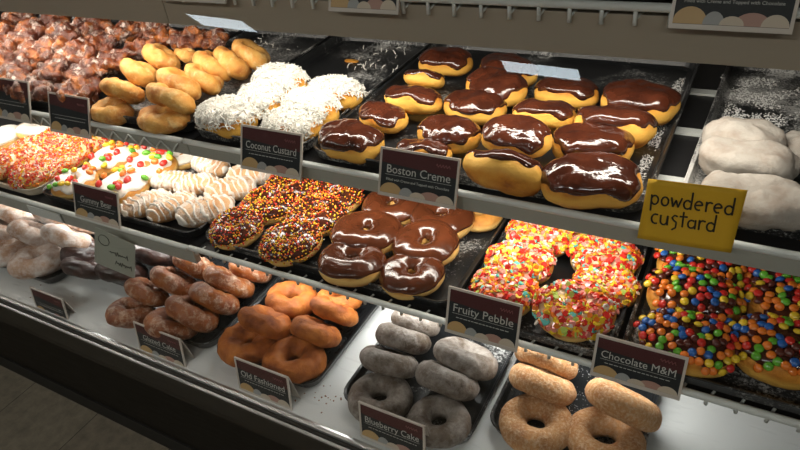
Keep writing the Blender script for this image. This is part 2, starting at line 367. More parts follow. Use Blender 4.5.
# a kind is a function(variant) -> (half height, half length, list of (partname, mesh, matrix or None, kind))
cache = {}
def kind(k, var):
    key = (k, var)
    if key in cache: return cache[key]
    rnd = random.Random(hash(k) % 1000 if False else sum(map(ord, k))*7+var*13); s = var*2.7+1
    P = []
    if k == 'boston':
        fn = Oval(.053, .0345, .0225, .0036, 26, s, px=.8, pz=.66, waist=.0); e = cap_edge(s, .20, .30)
        P = [('dough', body_mesh(fn, M['yeast'])), ('icing', cap_mesh(fn, M['choc'], e, .0030))]; hh, rr = fn.h, fn.a
    elif k == 'coconut':
        fn = Oval(.053, .036, .024, .003, 24, s, pz=.65); e = cap_edge(s, .32, .3)
        pts = surf_points(fn, e, 620, -.12, rnd)
        P = [('dough', body_mesh(fn, M['yeast'])), ('icing', cap_mesh(fn, M['white'], e, .002)), ('coconut', bits_mesh('coconut', pts, 'shred', [M['coco']], rnd), 'stuff')]; hh, rr = fn.h, fn.a
    elif k == 'candy':
        fn = Oval(.052, .0385, .025, .0024, 24, s, px=.9, pz=.65); e = cap_edge(s, .40, .25)
        P = [('dough', body_mesh(fn, M['yeast'])), ('icing', cap_mesh(fn, M['choc'], e, .0024))]
        names = list(cols); w = [3, 3.6, 2.0, 2.0, 2, 1.4]
        for p, n in surf_points(fn, e, 96, 0, rnd, .0072, 40):
            a, b_, c = frame(n, rnd, .25); mt = Matrix((a, b_, c)).transposed().to_4x4(); mt.translation = p+n*(.0044+rnd.random()*.002)
            P.append(('candy', CANDY[rnd.choices(names, w)[0]], mt))
        hh, rr = fn.h, fn.a
    elif k == 'cereal':
        fn = Ring(.047, .004, .019, .0026, 30, s, sy=.88); e = cap_edge(s, .30, .2)
        pts = surf_points(fn, e, 440, -.02, rnd)
        mats = [M['c_'+q] for q in ('red', 'orange', 'yellow', 'pink', 'white', 'teal', 'lime')]
        P = [('dough', body_mesh(fn, M['yeastring'])), ('icing', cap_mesh(fn, M['peach'], e, .002)), ('cereal_flakes', bits_mesh('cereal_flakes', pts, 'flake', mats, rnd, [6, 3.4, 4.2, 3, 1.5, 1, 1]), 'stuff')]; hh, rr = fn.h, fn.Ro
    elif k == 'chocring':
        fn = Ring(.046, .0075, .0165, .0014, 30, s); e = cap_edge(s, .05, .16)
        P = [('dough', body_mesh(fn, M['yeastring'])), ('icing', cap_mesh(fn, M['milk'], e, .002))]; hh, rr = fn.h, fn.Ro
    elif k == 'chocsprinkle':
        fn = Ring(.046, .0075, .0165, .0014, 30, s); e = cap_edge(s, .1, .16)
        pts = surf_points(fn, e, 700, -.1, rnd); mats = [M['c_'+q] for q in ('red', 'orange', 'yellow', 'white', 'brown')]
        P = [('dough', body_mesh(fn, M['yeastring'])), ('icing', cap_mesh(fn, M['choc'], e, .002)), ('sprinkles', bits_mesh('sprinkles', pts, 'dot', mats, rnd, [4, 4, 4, .8, 1.5]), 'stuff')]; hh, rr = fn.h, fn.Ro
    elif k == 'whitesprinkle':
        fn = Ring(.050, .006, .017, .0014, 30, s); e = cap_edge(s, .1, .16)
        pts = surf_points(fn, e, 720, -.1, rnd); mats = [M['c_'+q] for q in ('red', 'orange', 'yellow', 'white', 'pink')]
        P = [('dough', body_mesh(fn, M['yeastring'])), ('icing', cap_mesh(fn, M['peach'], e, .002)), ('sprinkles', bits_mesh('sprinkles', pts, 'rod', mats, rnd, [5, 4.5, 1.6, .8, .8]), 'stuff')]; hh, rr = fn.h, fn.Ro
    elif k == 'whitering':
        fn = Ring(.048, .008, .0165, .0012, 30, s); e = cap_edge(s, .2, .12)
        P = [('dough', body_mesh(fn, M['yeastring'])), ('icing', cap_mesh(fn, M['white'], e, .002))]; hh, rr = fn.h, fn.Ro
    elif k == 'plainring':
        fn = Ring(.048, .008, .0165, .0014, 30, s); P = [('dough', body_mesh(fn, M['yeastring']))]; hh, rr = fn.h, fn.Ro
    elif k == 'gummy':
        fn = Ring(.050, .006, .017, .0016, 30, s); e = cap_edge(s, .42, .35)
        P = [('dough', body_mesh(fn, M['yeastring'])), ('icing', cap_mesh(fn, M['white'], e, .002))]
        for p, n in surf_points(fn, e, 15, .1, rnd, .012, 60):
            a, b_, c = frame(n, rnd, .3); mt = Matrix((a, b_, c)).transposed().to_4x4(); mt.translation = p+n*.006
            P.append(('gummy_candy', GUM[rnd.choices(['red', 'orange', 'yellow', 'green'], [4, 3, 2, 2])[0]], mt))
        hh, rr = fn.h, fn.Ro
    elif k == 'drizzle':
        fn = Oval(.050, .031, .020, .0018, 30, s, px=.75)
        P = [('dough', body_mesh(fn, M['glazedbar'])), ('icing_drizzle', drizzle_mesh(fn, M['white'], s, ang=.35))]; hh, rr = fn.h, fn.a
    elif k == 'powdered':
        fn = Oval(.055, .034, .024, .0055, 30, s, px=.85, pz=.7); P = [('dough', body_mesh(fn, M['powdered']))]; hh, rr = fn.h, fn.a
    elif k == 'cruller':
        fn = Ring(.050, .009, .0155, .0042, 26, s, sx=1, sy=.66, crack=.001); P = [('dough', body_mesh(fn, M['cruller']))]; hh, rr = fn.h, fn.Ro
    elif k == 'fritter':
        fn = Oval(.056, .044, .022, .0105, 40, s, px=1, pz=.85); fn.NU = 72; fn.NV = 34
        P = [('dough', body_mesh(fn, M['fritter']))]; hh, rr = fn.h, fn.a
    else:
        spec = {'sugar': ('sugar', .047, .013, .0175, .0012, 0), 'gray': ('gray', .046, .012, .0175, .0014, .0008), 'brown': ('brown', .046, .010, .0175, .003, .002),
                'glazed': ('glazed', .046, .008, .0175, .0022, .0015), 'choccake': ('choccake', .046, .008, .018, .0028, .0015), 'powdcake': ('powdcake', .046, .008, .0165, .0018, .0006)}[k]
        fn = Ring(spec[1], spec[2], spec[3], spec[4], 34, s, crack=spec[5]); fn.NU = 56; fn.NV = 28
        P = [('dough', body_mesh(fn, M[spec[0]]))]; hh, rr = fn.h, fn.Ro
    cache[key] = (hh, rr, P); return cache[key]
NV_ = {'fritter': 4, 'boston': 4}
cnt = {}
def put(k, name, cat, floor, px, py, w, yaw, tilt, dz, label, group, roll=0):
    """one doughnut: its centre seen at (px,py), resting above 'floor', w pixels long"""
    i = cnt.get(k, 0); cnt[k] = i+1
    hh, rr, P = kind(k, i % NV_.get(k, 3))
    tl = R(tilt); zc = floor+hh
    sc = 1.0
    for _ in range(3):
        c = at(px, py, zc); sc = (w/ppm(c)/2)/rr
        b_ = rr*sc*(.8 if k in ('boston', 'coconut', 'fritter', 'candy', 'powdered', 'drizzle', 'cruller') else 1)
        zc = floor+(hh*sc*abs(math.cos(tl))+(b_-hh*sc*.6)*abs(math.sin(tl)))+dz
        zc = max(zc, floor+hh*sc*.98)
    c = at(px, py, zc); rot = Euler((tl, R(roll), R(yaw))).to_matrix()
    loc = c-rot@Vector((0, 0, hh*sc))
    if len(P) == 1:
        o = link(name, P[0][1])
    else:
        o = link(name, None); o.empty_display_size = .02
        for part in P:
            q = link(part[0], part[1], o)
            if len(part) > 2:
                if part[2] == 'stuff': q['kind'] = 'stuff'
                else: q.matrix_local = part[2]
    o.location = loc; o.rotation_euler = (tl, R(roll), R(yaw)); o.scale = (sc,)*3
    tag(o, label, cat, group); return o

# ------------------------------------------------------------------ room
def struct(name, a, b_, mat):
    mb = MB(); mb.box(a, b_); return tag(mb.build(name, mat), kind='structure')
struct('floor', (-7, -6, -.1), (3, 1.6, 0), M['floor'])
struct('ceiling', (-7, -6, 2.66), (3, 1.6, 2.76), M['ceil'])
struct('wall_back', (-7, 1.6, 0), (3, 1.7, 2.66), M['wall'])
struct('wall_left', (-7.1, -6, 0), (-7, 1.6, 2.66), M['wall'])
struct('wall_right', (3, -6, 0), (3.1, 1.6, 2.66), M['wall'])
struct('wall_front', (-7, -6.1, 0), (3, -6, 2.66), M['wall'])
for i, (x, y, rz, lab) in enumerate([(-4.56, -3.38, -8, 'ceiling light far down the aisle, mirrored at the left of the case glass'), (-1.54, -3.98, -6, 'recessed ceiling light across from the case, mirrored above the chocolate doughnuts'),
        (-2.6, -1.7, 0, 'unseen ceiling light added over the aisle left of the viewer to brighten the room'), (-.6, -1.7, 0, 'unseen ceiling light added over the aisle behind the viewer to brighten the room'), (1.2, -1.7, 0, 'unseen ceiling light added over the aisle right of the viewer to brighten the room')]):  # the three aisle fixtures are unseen additions that brighten fascias, cards and floor
    t = empty('ceiling_light', (x, y, 2.66), (0, 0, R(rz))); tag(t, lab, 'light')
    mb = MB(); a, b_ = .34, .17
    for q in ((-a, -b_, -a+.02, b_), (a-.02, -b_, a, b_), (-a+.02, -b_, a-.02, -b_+.02), (-a+.02, b_-.02, a-.02, b_)): mb.box((q[0], q[1], -.03), (q[2], q[3], 0))
    mb.build('frame', M['steel'], t)
    mb = MB(); mb.box((-a+.02, -b_+.02, -.025), (a-.02, b_-.02, -.01)); mb.build('diffuser', M['lampface'], t)
    if i > 1:
        ld = bpy.data.lights.new('added_room_fill', 'AREA'); ld.shape = 'RECTANGLE'; ld.size = .5; ld.size_y = .3; ld.energy = 13; ld.color = (1, .93, .80)  # fill light, carried only by the added aisle fixtures
        lo = link('added_room_fill', ld, t); lo.location = (0, 0, -.035)

# ------------------------------------------------------------------ display case
X0, X1, XS = -3.4, .80, -.7165
ZD, ZC, ZB, ZA = -.725, -.565, -.402, -.195      # deck tops
case = empty('display_case', (-.7, .8, 0)); tag(case, 'long black bakery display case with tilted glass front and white bottom deck', 'display case')
def cpart(name, mb, mat, **k):
    o = mb.build(name, mat, case, **k); o.location = (.7, -.8, 0); return o
mb = MB(); mb.box((X0, .4035, H+ZD-.02), (X1, 1.03, H+ZD)); cpart('deck', mb, M['deckwhite'])
mb = MB(); mb.prism([(.395, H+ZD-.004), (.395, H+ZD+.001), (.399, H+ZD+.002), (.403, H+ZD+.001), (.403, H+ZD-.004)], X0, X1)
mb.prism([(.3865, H+ZD-.012), (.3865, H+ZD-.009), (.390, H+ZD-.008), (.390, H+ZD-.012)], X0, X1)
cpart('deck_trim', mb, M['steel'])
mb = MB(); mb.box((X0, .50, .235), (X1, .53, H+ZD-.021)); mb.prism([(.3915, H+ZD-.026), (.3915, H+ZD-.006), (.403, H+ZD-.0045), (.403, H+ZD-.0205), (.50, H+ZD-.0205), (.50, H+ZD-.05)], X0, X1, 1); cpart('front_panel', mb, [M['darkpanel'], M['toe']])
mb = MB(); mb.box((X0, .495, .225), (X1, .535, .234)); cpart('panel_strip', mb, M['toe'])
mb = MB(); mb.box((X0, .565, 0), (X1, 1.03, .224)); cpart('toe_kick', mb, M['toe'])
mb = MB(); mb.box((X0, 1.035, 0), (X1, 1.06, H+.12)); cpart('back_panel', mb, M['caseback'])
mb = MB(); mb.box((X0, .62, H+.12), (X1, 1.06, H+.15)); cpart('top_panel', mb, M['caseback'])
for xa in (X0-.03, X1):
    mb = MB(); mb.prism([(.39, H+ZD), (.40, H+ZD-.05), (.50, .0), (1.06, 0), (1.06, H+.15), (.66, H+.15)], xa, xa+.03); cpart('side_panel', mb, M['caseback'])
mb = MB(); k_ = .346/.938
def gy(z): return .36+(z+.72)*k_
mb.prism([(gy(-.730), H-.730), (gy(.12), H+.12), (gy(.12)+.006, H+.12), (gy(-.730)+.006, H-.730)], X0, X1); g = cpart('front_glass', mb, M['glass']); g['label'] = 'tilted clear front glass'

# shelves: (front y, deck top, fascia bottom, name)
def shelf(x0, x1, yf, zt, zb, rail, fmat, lab, grp, ticks=True, sp=.03, zig=False):
    t = empty('display_shelf', ((x0+x1)/2, .8, H+zt)); tag(t, lab, 'shelf', grp)
    def pp(name, mb, mat, **k):
        o = mb.build(name, mat, t, **k); o.location = -t.location; return o
    mb = MB(); mb.box((x0, yf+.012, H+zt-.008), (x1, 1.03, H+zt-.003)); pp('deck', mb, M['caseback'])
    y = .66
    while y < 1.0: mb = MB(); mb.box((x0+.01, y, H+zt-.003), (x1-.01, y+.016, H+zt)); y += .125; pp('cross_bar', mb, M['rod'])
    if zb is not None:
        mb = MB(); mb.prism([(yf+.002, H+zt-.001), (yf+.012, H+zt-.001), (yf+.012, H+zb), (yf+.002, H+zb)], x0, x1); pp('fascia', mb, fmat)
    mb = MB(); r = .0042; zr = zt+rail; mb.rod((x0+.002, yf-.003, H+zr), (x1-.002, yf-.003, H+zr), r); pp('front_rail', mb, M['rod'], smooth=True)
    if ticks:
        x = x0+.015 if x0 > -1 else x1-.60
        mb = MB(); mb.rod((0, 0, 0), (0, 0, -.017), .0021, n=8); mb.rod((0, 0, -.012), (.006, .015, -.006), .0016, n=6)
        hm = mk('wire_hook', mb.v, mb.f, M['rod'])
        while x < x1-.01:
            o = link('wire_hook', hm, t); o.location = Vector((x, yf-.003, H+zr))-t.location; o.scale.z = 1 if zt > -.3 else .6; x += sp
    if zig:
        mb = MB(); x = x0+.01; s_ = 0
        while x < x1-.02:
            mb.rod((x, yf-.001, H+zt-(.004 if s_ else .020)), (x+.018, yf-.001, H+zt-(.020 if s_ else .004)), .0013, n=6); x += .018; s_ = 1-s_
        pp('wire_truss', mb, M['rod'], smooth=True)
    for x in (x0+.006, x1-.010): mb = MB(); mb.box((x, yf+.02, H+zt-.03), (x+.004, 1.03, H+zt-.0085)); pp('bracket', mb, M['caseback'])
    return t
YA, YB, YC = .600, .562, .505
G3 = 'display shelves in the case'
shelf(XS+.0006, X1-.01, YA, ZA, -.237, .008, M['fasciabrown'], 'topmost display shelf, right section, with white hook rail and taupe front strip', G3)
shelf(X0+.01, XS-.0006, YA, ZA, -.237, .008, M['fasciabrown'], 'topmost display shelf, left section above the fritters', G3)
shelf(XS+.0006, X1-.01, YB, ZB, -.424, .005, M['fascia'], 'second display shelf from top, right section holding the chocolate custard doughnuts', G3, ticks=False)
shelf(X0+.01, XS-.0006, YB, ZB, -.424, .005, M['fascia'], 'second display shelf from top, left section holding fritters and sugared twists', G3, ticks=False, zig=True)
shelf(XS+.0006, X1-.01, YC, ZC, None, .010, M['fascia'], 'third display shelf from top, right section with bare white front rail', G3, sp=.028)
shelf(X0+.01, XS-.0006, YC, ZC, -.592, .008, M['fascia'], 'third display shelf from top, left section holding gummy and sprinkle doughnuts', G3, ticks=False)

# shelf lights
def striplight(x0, x1, y, z, P, lab, tilt=15):
    t = empty('shelf_light', ((x0+x1)/2, y, H+z)); tag(t, lab, 'light', 'tube lights under the shelves')
    L = (x1-x0)/2-.02
    mb = MB(); mb.box((-L, -.012, .004), (L, .016, .009)); mb.build('housing', M['rod'], t)
    mb = MB(); mb.rod((-L+.01, 0, -.001), (L-.01, 0, -.001), .0045); mb.build('tube', M['lamptube'], t, smooth=True)
    ld = bpy.data.lights.new('tube_glow', 'AREA'); ld.shape = 'RECTANGLE'; ld.size = 2*L; ld.size_y = .02; ld.energy = P; ld.color = (1, .93, .82) if z > -.5 else (.97, .97, .93)
    lo = link('tube_glow', ld, t); lo.location = (0, .004, -.007); lo.rotation_euler = (R(tilt), 0, 0)
PW = 3.6
for (y, z, p, nm) in ((.640, -.218, 1.45, 'topmost shelf'), (.615, -.418, .98, 'second shelf'), (.590, -.585, 1.3, 'third shelf')):
    xe = .04 if z > -.3 else (-.06 if z > -.5 else -.01)
    striplight(XS+.01, xe, y, z, PW*p*(xe-XS)/2, 'slim fluorescent tube fixed under the front of the %s, right section' % nm)
    striplight(X0+.02, XS-.01, y, z, PW*p*(XS-X0)/2, 'slim fluorescent tube fixed under the front of the %s, left section' % nm)

# ------------------------------------------------------------------ trays
def tray(x0, x1, y0, y1, zf, mat, label, rz=0, group='black doughnut trays'):
    w, l = (x1-x0)/2, (y1-y0)/2
    prof = [(.016, .0035), (.009, .006), (.006, .012), (.0045, .0185), (.001, .0200), (0, .0185), (.0015, .0165), (.0035, .011), (.0055, .004), (.013, 0)]
    n = 6; V = []; Fc = []
    for ins, z in prof:
        rc = max(.028-ins, .01); a, b_ = w-ins, l-ins
        for q, (sx, sy) in enumerate(((1, 1), (-1, 1), (-1, -1), (1, -1))):
            for j in range(n):
                t = PI/2*(q+j/(n-1)); V.append((sx*(a-rc)+rc*math.cos(t), sy*(b_-rc)+rc*math.sin(t), z))
    K = 4*n
    for r_ in range(len(prof)-1):
        for j in range(K): Fc.append((r_*K+j, r_*K+(j+1) % K, (r_+1)*K+(j+1) % K, (r_+1)*K+j))
    Fc = [tuple(reversed(f)) for f in Fc]
    Fc.append(tuple(range(K))); Fc.append(tuple(range((len(prof)-1)*K+K-1, (len(prof)-1)*K-1, -1)))
    o = link('bakery_tray', mk('bakery_tray', V, Fc, mat, None, False)); o.location = ((x0+x1)/2, (y0+y1)/2, H+zf+.0003); o.rotation_euler.z = R(rz)
    tag(o, label, 'tray', group); return o
TB, TC, TD = ZB+.0035, ZC+.0035, ZD+.0035       # tray floors
tray(-.500, -.066, .572, .998, ZB, M['dust_light'], 'wide black tray holding the chocolate-topped custard doughnuts')
tray(-.715, -.506, .572, .998, ZB, M['dust_light'], 'black tray with stray shreds, holding the coconut doughnuts')
tray(-.930, -.722, .574, .998, ZB, M['dust_mid'], 'black tray under the pile of golden sugared twists')
tray(-1.365, -.940, .574, .998, ZB, M['black'], 'wide black tray under the near half of the fritter pile')
tray(-1.80, -1.375, .574, .998, ZB, M['black'], 'wide black tray under the far half of the fritter pile at left')
tray(-.036, .20, .580, 1.00, ZB, M['dust_heavy'], 'black tray covered in powdered sugar at the right end', rz=-1.5)
tray(-.709, -.274, .520, .97, ZC, M['dust_light'], 'wide black tray holding sprinkled and chocolate ring doughnuts')
tray(-.268, -.074, .512, .97, ZC, M['dust_light'], 'black tray holding the cereal-covered doughnuts')
tray(-.068, .19, .514, .97, ZC, M['dust_light'], 'black tray holding the candy-covered doughnuts')
tray(-.926, -.722, .520, .97, ZC, M['dust_light'], 'black tray holding the white-drizzled bars')
tray(-1.120, -.932, .520, .97, ZC, M['black'], 'black tray holding the gummy candy doughnuts')
tray(-1.45, -1.128, .516, .97, ZC, M['pcream'], 'pale tray holding the white-iced orange-sprinkled doughnuts')
tray(-.218, -.022, .480, .93, ZD, M['dust_light'], 'black bottom-deck tray holding the sugared cake rings')
tray(-.428, -.226, .440, .90, ZD, M['dust_light'], 'black bottom-deck tray holding the grey glazed rings')
tray(-.672, -.470, .440, .90, ZD, M['black'], 'black bottom-deck tray holding the orange-brown cake rings')
tray(-.885, -.678, .440, .90, ZD, M['black'], 'black bottom-deck tray holding the glazed stick-like rings')
tray(-1.090, -.890, .505, .92, ZD, M['black'], 'black bottom-deck tray holding the dark chocolate cake rings')
tray(-1.45, -1.098, .452, .90, ZD, M['black'], 'black bottom-deck tray at far left holding the sugar-dusted rings')
tray(-.50, -.07, .62, 1.0, ZA, M['black'], 'empty-looking black tray on the topmost shelf, centre')
tray(-.06, .38, .62, 1.0, ZA, M['black'], 'empty-looking black tray on the topmost shelf, right')

# ------------------------------------------------------------------ price cards
def text_mesh(s, size, mat, name):
    cu = bpy.data.curves.new('t', 'FONT'); cu.body = s; cu.size = size; cu.align_x = 'CENTER'; cu.align_y = 'CENTER'; cu.extrude = .00008; cu.resolution_u = 3
    o = bpy.data.objects.new('t', cu); C.objects.link(o); dg = bpy.context.evaluated_depsgraph_get(); me = bpy.data.meshes.new_from_object(o.evaluated_get(dg))
    bpy.data.objects.remove(o); me.materials.clear(); me.materials.append(mat); me.name = name; return me
def ellipse(mb, cx, cy, a, b_, z, k, flat=False):
    V = [(cx+a*math.cos(2*PI*j/16), max(cy+b_*math.sin(2*PI*j/16), flat), z) for j in range(16)] if flat is not False else [(cx+a*math.cos(2*PI*j/16), cy+b_*math.sin(2*PI*j/16), z) for j in range(16)]
    mb.add(V, [tuple(range(16))], k)
def card(bl, tr_, y0, z0, tilt, title, label, sub=1, tent=False, lines=None, yaw=0, w=None, h=None):
    """card whose lower-left and upper-right corners are seen at bl and tr_, standing on the line (y0,z0) and leaning back by tilt"""
    k = R(tilt); up = Vector((0, math.sin(k), math.cos(k))); n = Vector((0, -math.cos(k), math.sin(k))); p0 = Vector((0, y0, H+z0))
    a = on_plane(*bl, p0, n); b_ = on_plane(*tr_, p0, n)
    if w is None: w = b_.x-a.x
    if h is None: h = (b_-a).dot(up)
    t = empty('price_card', (a.x+w/2, a.y, a.z)); t.rotation_euler = Euler((PI/2-k, 0, 0)); tag(t, label, 'price card', 'price cards in the case')
    mb = MB(); e = .0028
    mb.box((-w/2, 0, -.0012), (w/2, h, .0002)); 
    for q in ((-w/2, 0, -w/2+e, h), (w/2-e, 0, w/2, h), (-w/2+e, 0, w/2-e, e*1.5), (-w/2+e, h-e, w/2-e, h)): mb.box((q[0], q[1], .0002), (q[2], q[3], .0012))
    if tent: mb.prism([(h, -.0012), (h, .0), (h*.04, -.022), (h*.02, -.023)], -w/2, w/2)
    mb.build('holder', M['cardframe'], t)
    mb = MB(); x = w/2-e; mb.box((-x, e*1.5, .0002), (x, h-e, .0005), 0); mb.add([(-x, h*.70, .0006), (x, h*.60, .0006), (x, h-e, .0006), (-x, h-e, .0006)], [(0, 1, 2, 3)], 1)
    zf = .0007
    y_ = e*1.6
    for (cx, ww, hh2, c) in ((-.33, .15, .17, 2), (-.13, .09, .13, 3), (.02, .10, .09, 5), (.18, .15, .13, 4), (.36, .11, .12, 5)):
        V = [(cx*w+ww*w*math.cos(PI*j/12), y_+hh2*h*1.3*math.sin(PI*j/12), zf+.0001*c) for j in range(13)]; 
        V = [(max(-x, min(x, q[0])), q[1], q[2]) for q in V]; mb.add(V, [tuple(range(13))], c)
    # rule under the title
    mb.box((-w*.42, h*.455, zf), (w*.42, h*.462, zf+.0001), 6)
    mb.build('printed_face', [M['cardface'], M['cardmaroon'], M['pbun'], M['pgrey'], M['ppink'], M['pcream'], M['cardtext']], t)
    if title:
        me = text_mesh(title, h*.24, M['cardtext'], 'title'); o = link('title', me, t); xs = [v.co.x for v in me.vertices]; s_ = min(1.0 if not lines else 1, w*.82/(max(xs)-min(xs)))
        o.scale = (s_, min(1, s_*1.15), 1); o.location = (0, h*.57, .0009)
    if lines:
        me = text_mesh(lines, h*.10, M['cardtext'], 'small_print'); o = link('small_print', me, t); xs = [v.co.x for v in me.vertices]; s_ = w*.8/(max(xs)-min(xs)); o.scale = (min(1.3, s_),)*2+(1,); o.location = (0, h*.36, .0009)
    elif sub:                        # small print too small to read: hairline dashes
        mb = MB(); rnd = random.Random(len(label)); x = -w*.36
        while x < w*.36:
            l_ = rnd.uniform(.02, .06)*w; mb.box((x, h*.37, zf), (min(x+l_, w*.38), h*.385, zf+.0001)); x += l_+.012*w
        mb.build('small_print', M['cardtext'], t)
    mb = MB(); P0 = [(w*(.22+.17*i/14), h*(.80+.035*math.sin(i*2.1)), .0008) for i in range(15)]
    for i in range(14): mb.rod(P0[i], P0[i+1], .0004, n=5)
    mb.build('script_mark', M['cardlogo'], t)
    return t
card((378, 194), (461, 159), YB-.020, ZB-.026, 22, "Boston Creme", 'dark price card reading Boston Creme clipped to the second shelf', lines='Filled with Creme and Topped with Chocolate')
card((241, 168), (303, 134), YB-.020, ZB-.026, 22, 'Coconut Custard', 'dark price card reading Coconut Custard under the coconut doughnuts')
card((51, 131), (83, 102), YB-.020, ZB-.026, 22, None, 'dark unreadable price card under the fritters, beside the sugared twists', w=.104, h=.066)
card((-8, 116), (28, 87), YB-.020, ZB-.026, 22, None, 'dark price card at the left picture edge below the fritters', w=.118, h=.072)
card((445, 331), (523, 305), YC-.026, ZC-.026, 20, 'Fruity Pebble', 'dark price card reading Fruity Pebble on the third shelf rail')
card((590, 374), (689, 358), YC-.026, ZC-.026, 20, 'Chocolate M&M', 'dark price card reading Chocolate M&M on the third shelf rail')
card((76, 216), (118, 193), YC-.026, ZC-.026, 20, 'Gummy Bear', 'dark price card reading Gummy Bear under the gummy candy doughnuts')
card((668, 28), (800, 0), YA-.014, ZA-.004, 20, None, 'price card on the top rail at the right about creme filling and chocolate topping', lines='Filled with Creme and Topped with Chocolate', h=.064)
card((329, 11), (412, -12), YA-.014, ZA-.004, 20, None, 'price card on the top rail at the centre, only its pastry photo in view', h=.064, w=.090)
card((155, 0), (240, -22), YA-.014, ZA-.004, 20, None, 'price card on the top rail left of centre, lower edge in view', h=.064, w=.125)
card((240, 389), (288, 377), .408, ZD+.002, 10, 'Old Fashioned', 'dark tent price card in front of the orange-brown cake rings', tent=True)
card((141, 351), (180, 339), .408, ZD+.002, 10, 'Glazed Cake', 'dark tent price card in front of the glazed stick-like rings', tent=True)
card((38, 311), (62, 299), .408, ZD+.002, 10, None, 'dark tent price card on the bare white deck at left', tent=True)
card((361, 436), (425, 426), .408, ZD+.002, 10, 'Blueberry Cake', 'dark tent price card in front of the grey glazed rings', tent=True)

# yellow note
k = R(12); n = Vector((0, -math.cos(k), math.sin(k))); upv = Vector((0, math.sin(k), math.cos(k)))
p0 = Vector((0, YB-.014, H+ZB-.02)); q = [on_plane(*p, p0, n) for p in ((637, 238), (731, 253), (735, 190), (643, 178))]
nt_ = empty('handwritten_note', q[0]); tag(nt_, 'yellow paper note with handwritten words powdered custard on the shelf edge', 'note')
ex = (q[1]-q[0]); W_ = ex.length; ex.normalize(); ey = n.cross(ex); ey = ey if ey.dot(upv) > 0 else -ey; H_ = (q[3]-q[0]).dot(ey)
nt_.rotation_euler = Matrix((ex, ey, n)).transposed().to_euler()
mb = MB(); N = 10
for t_ in (0, -.0004):
    for j in range(N+1):
        for i in range(N+1):
            pass
V = []; Fc = []
for side in (0, 1):
    for j in range(N+1):
        for i in range(N+1):
            a, b_ = i/N, j/N; V.append((a*W_+ (b_*.004), b_*H_, .0012*math.sin(a*PI)*(1-b_)+(.0 if side == 0 else -.0004)))
K = (N+1)**2
for j in range(N):
    for i in range(N):
        a = j*(N+1)+i; Fc += [(a, a+1, a+N+2, a+N+1), (K+a, K+a+N+1, K+a+N+2, K+a+1)]
for i in range(N):
    for a, b_ in ((i, i+1), (N*(N+1)+i+1, N*(N+1)+i), ((i+1)*(N+1), i*(N+1)), (i*(N+1)+N, (i+1)*(N+1)+N)): Fc.append((b_, a, K+a, K+b_))
link('paper', mk('paper', V, Fc, M['yellow']), nt_)
def arc(cx, cy, rx, ry, a0, a1, n=10): return [(cx+rx*math.cos(R(a0+(a1-a0)*i/n)), cy+ry*math.sin(R(a0+(a1-a0)*i/n))) for i in range(n+1)]
GL = {'p': (.8, [[(.12, .75), (.15, -.45)], arc(.40, .38, .28, .34, 160, -160)]), 'o': (.75, [arc(.36, .36, .28, .33, 90, 450)]),
      'w': (.9, [[(.05, .72), (.22, .05), (.42, .55), (.62, .05), (.85, .75)]]), 'd': (.8, [arc(.36, .33, .28, .32, 40, 330), [(.66, 1.25), (.64, .0)]]),
      'e': (.75, [[(.10, .36), (.62, .42)]+arc(.36, .36, .28, .33, 15, 300)]), 'r': (.6, [[(.12, .72), (.14, .0)], arc(.40, .42, .25, .28, 170, 50)]),
      'c': (.7, [arc(.42, .36, .32, .36, 60, 300)]), 'u': (.8, [[(.08, .7)]+arc(.34, .28, .26, .28, 180, 360)+[(.62, .7), (.66, .0)]]),
      's': (.65, [[(.55, .75), (.3, .82), (.12, .62), (.25, .45), (.5, .3), (.48, -.1), (.2, -.3)]]), 't': (.6, [[(.28, 1.15), (.3, .02)], [(.0, .78), (.62, .82)]]),
      'a': (.75, [arc(.34, .33, .27, .3, 50, 340), [(.62, .68), (.64, .0)]])}
def write(word, x, y, s, slope=0, sx=1):
    mb = MB()
    for ch in word:
        adv, st = GL[ch]
        for s0 in st:
            P_ = [(x+a*s*sx, y+b_*s, .0013) for a, b_ in s0]
            for i in range(len(P_)-1): mb.rod(P_[i], P_[i+1], s*.062, n=6)
        x += adv*s*sx*1.06
    return mb
for w_, x, y, wd in (('powdered', .09, .60, .88), ('custard', .12, .30, .70)):
    tot = sum(GL[c][0] for c in w_)*1.06; s = H_*.215; write(w_, x*W_, y*H_, s, sx=(wd*W_)/(tot*s)).build('handwriting', M['ink'], nt_)['label'] = 'handwritten word '+w_

# grey handwritten card hanging off the third shelf
k = R(8); n = Vector((.25, -math.cos(k), math.sin(k)-.1)).normalized(); p0 = Vector((-.93, YC-.03, H+ZC-.03))
q = [on_plane(*p, p0, n) for p in ((95, 262), (136, 279), (132, 237), (91, 225))]
t = empty('paper_sign', q[0]); tag(t, 'pale grey-green paper card with faint black scrawl above the dark cake rings', 'sign')
ex = (q[1]-q[0]); W2 = ex.length; ex.normalize(); ey = n.cross(ex); H2 = (q[3]-q[0]).dot(ey); t.rotation_euler = Matrix((ex, ey, n)).transposed().to_euler()
mb = MB(); V = []
for z in (0, .0008):
    for cx, cy, a0 in ((W2-.006, .004, -90), (W2-.008, H2-.008, 0), (.004, H2-.004, 90), (.004, .004, 180)):
        for j in range(4): V.append((cx+.004*math.cos(R(a0+30*j)), cy+.004*math.sin(R(a0+30*j)), z))
mb.add(V, [tuple(range(15, -1, -1)), tuple(range(16, 32))]+[(j, (j+1) % 16, (j+1) % 16+16, j+16) for j in range(16)]); mb.build('paper', M['paper'], t)
mb = MB(); rnd = random.Random(4)
P_ = [(W2*(.22+.13*math.cos(a*.7)), H2*(.74+.14*math.sin(a*.7)), .0011) for a in range(12)]
for i in range(11): mb.rod(P_[i], P_[i+1], .0005, n=5)
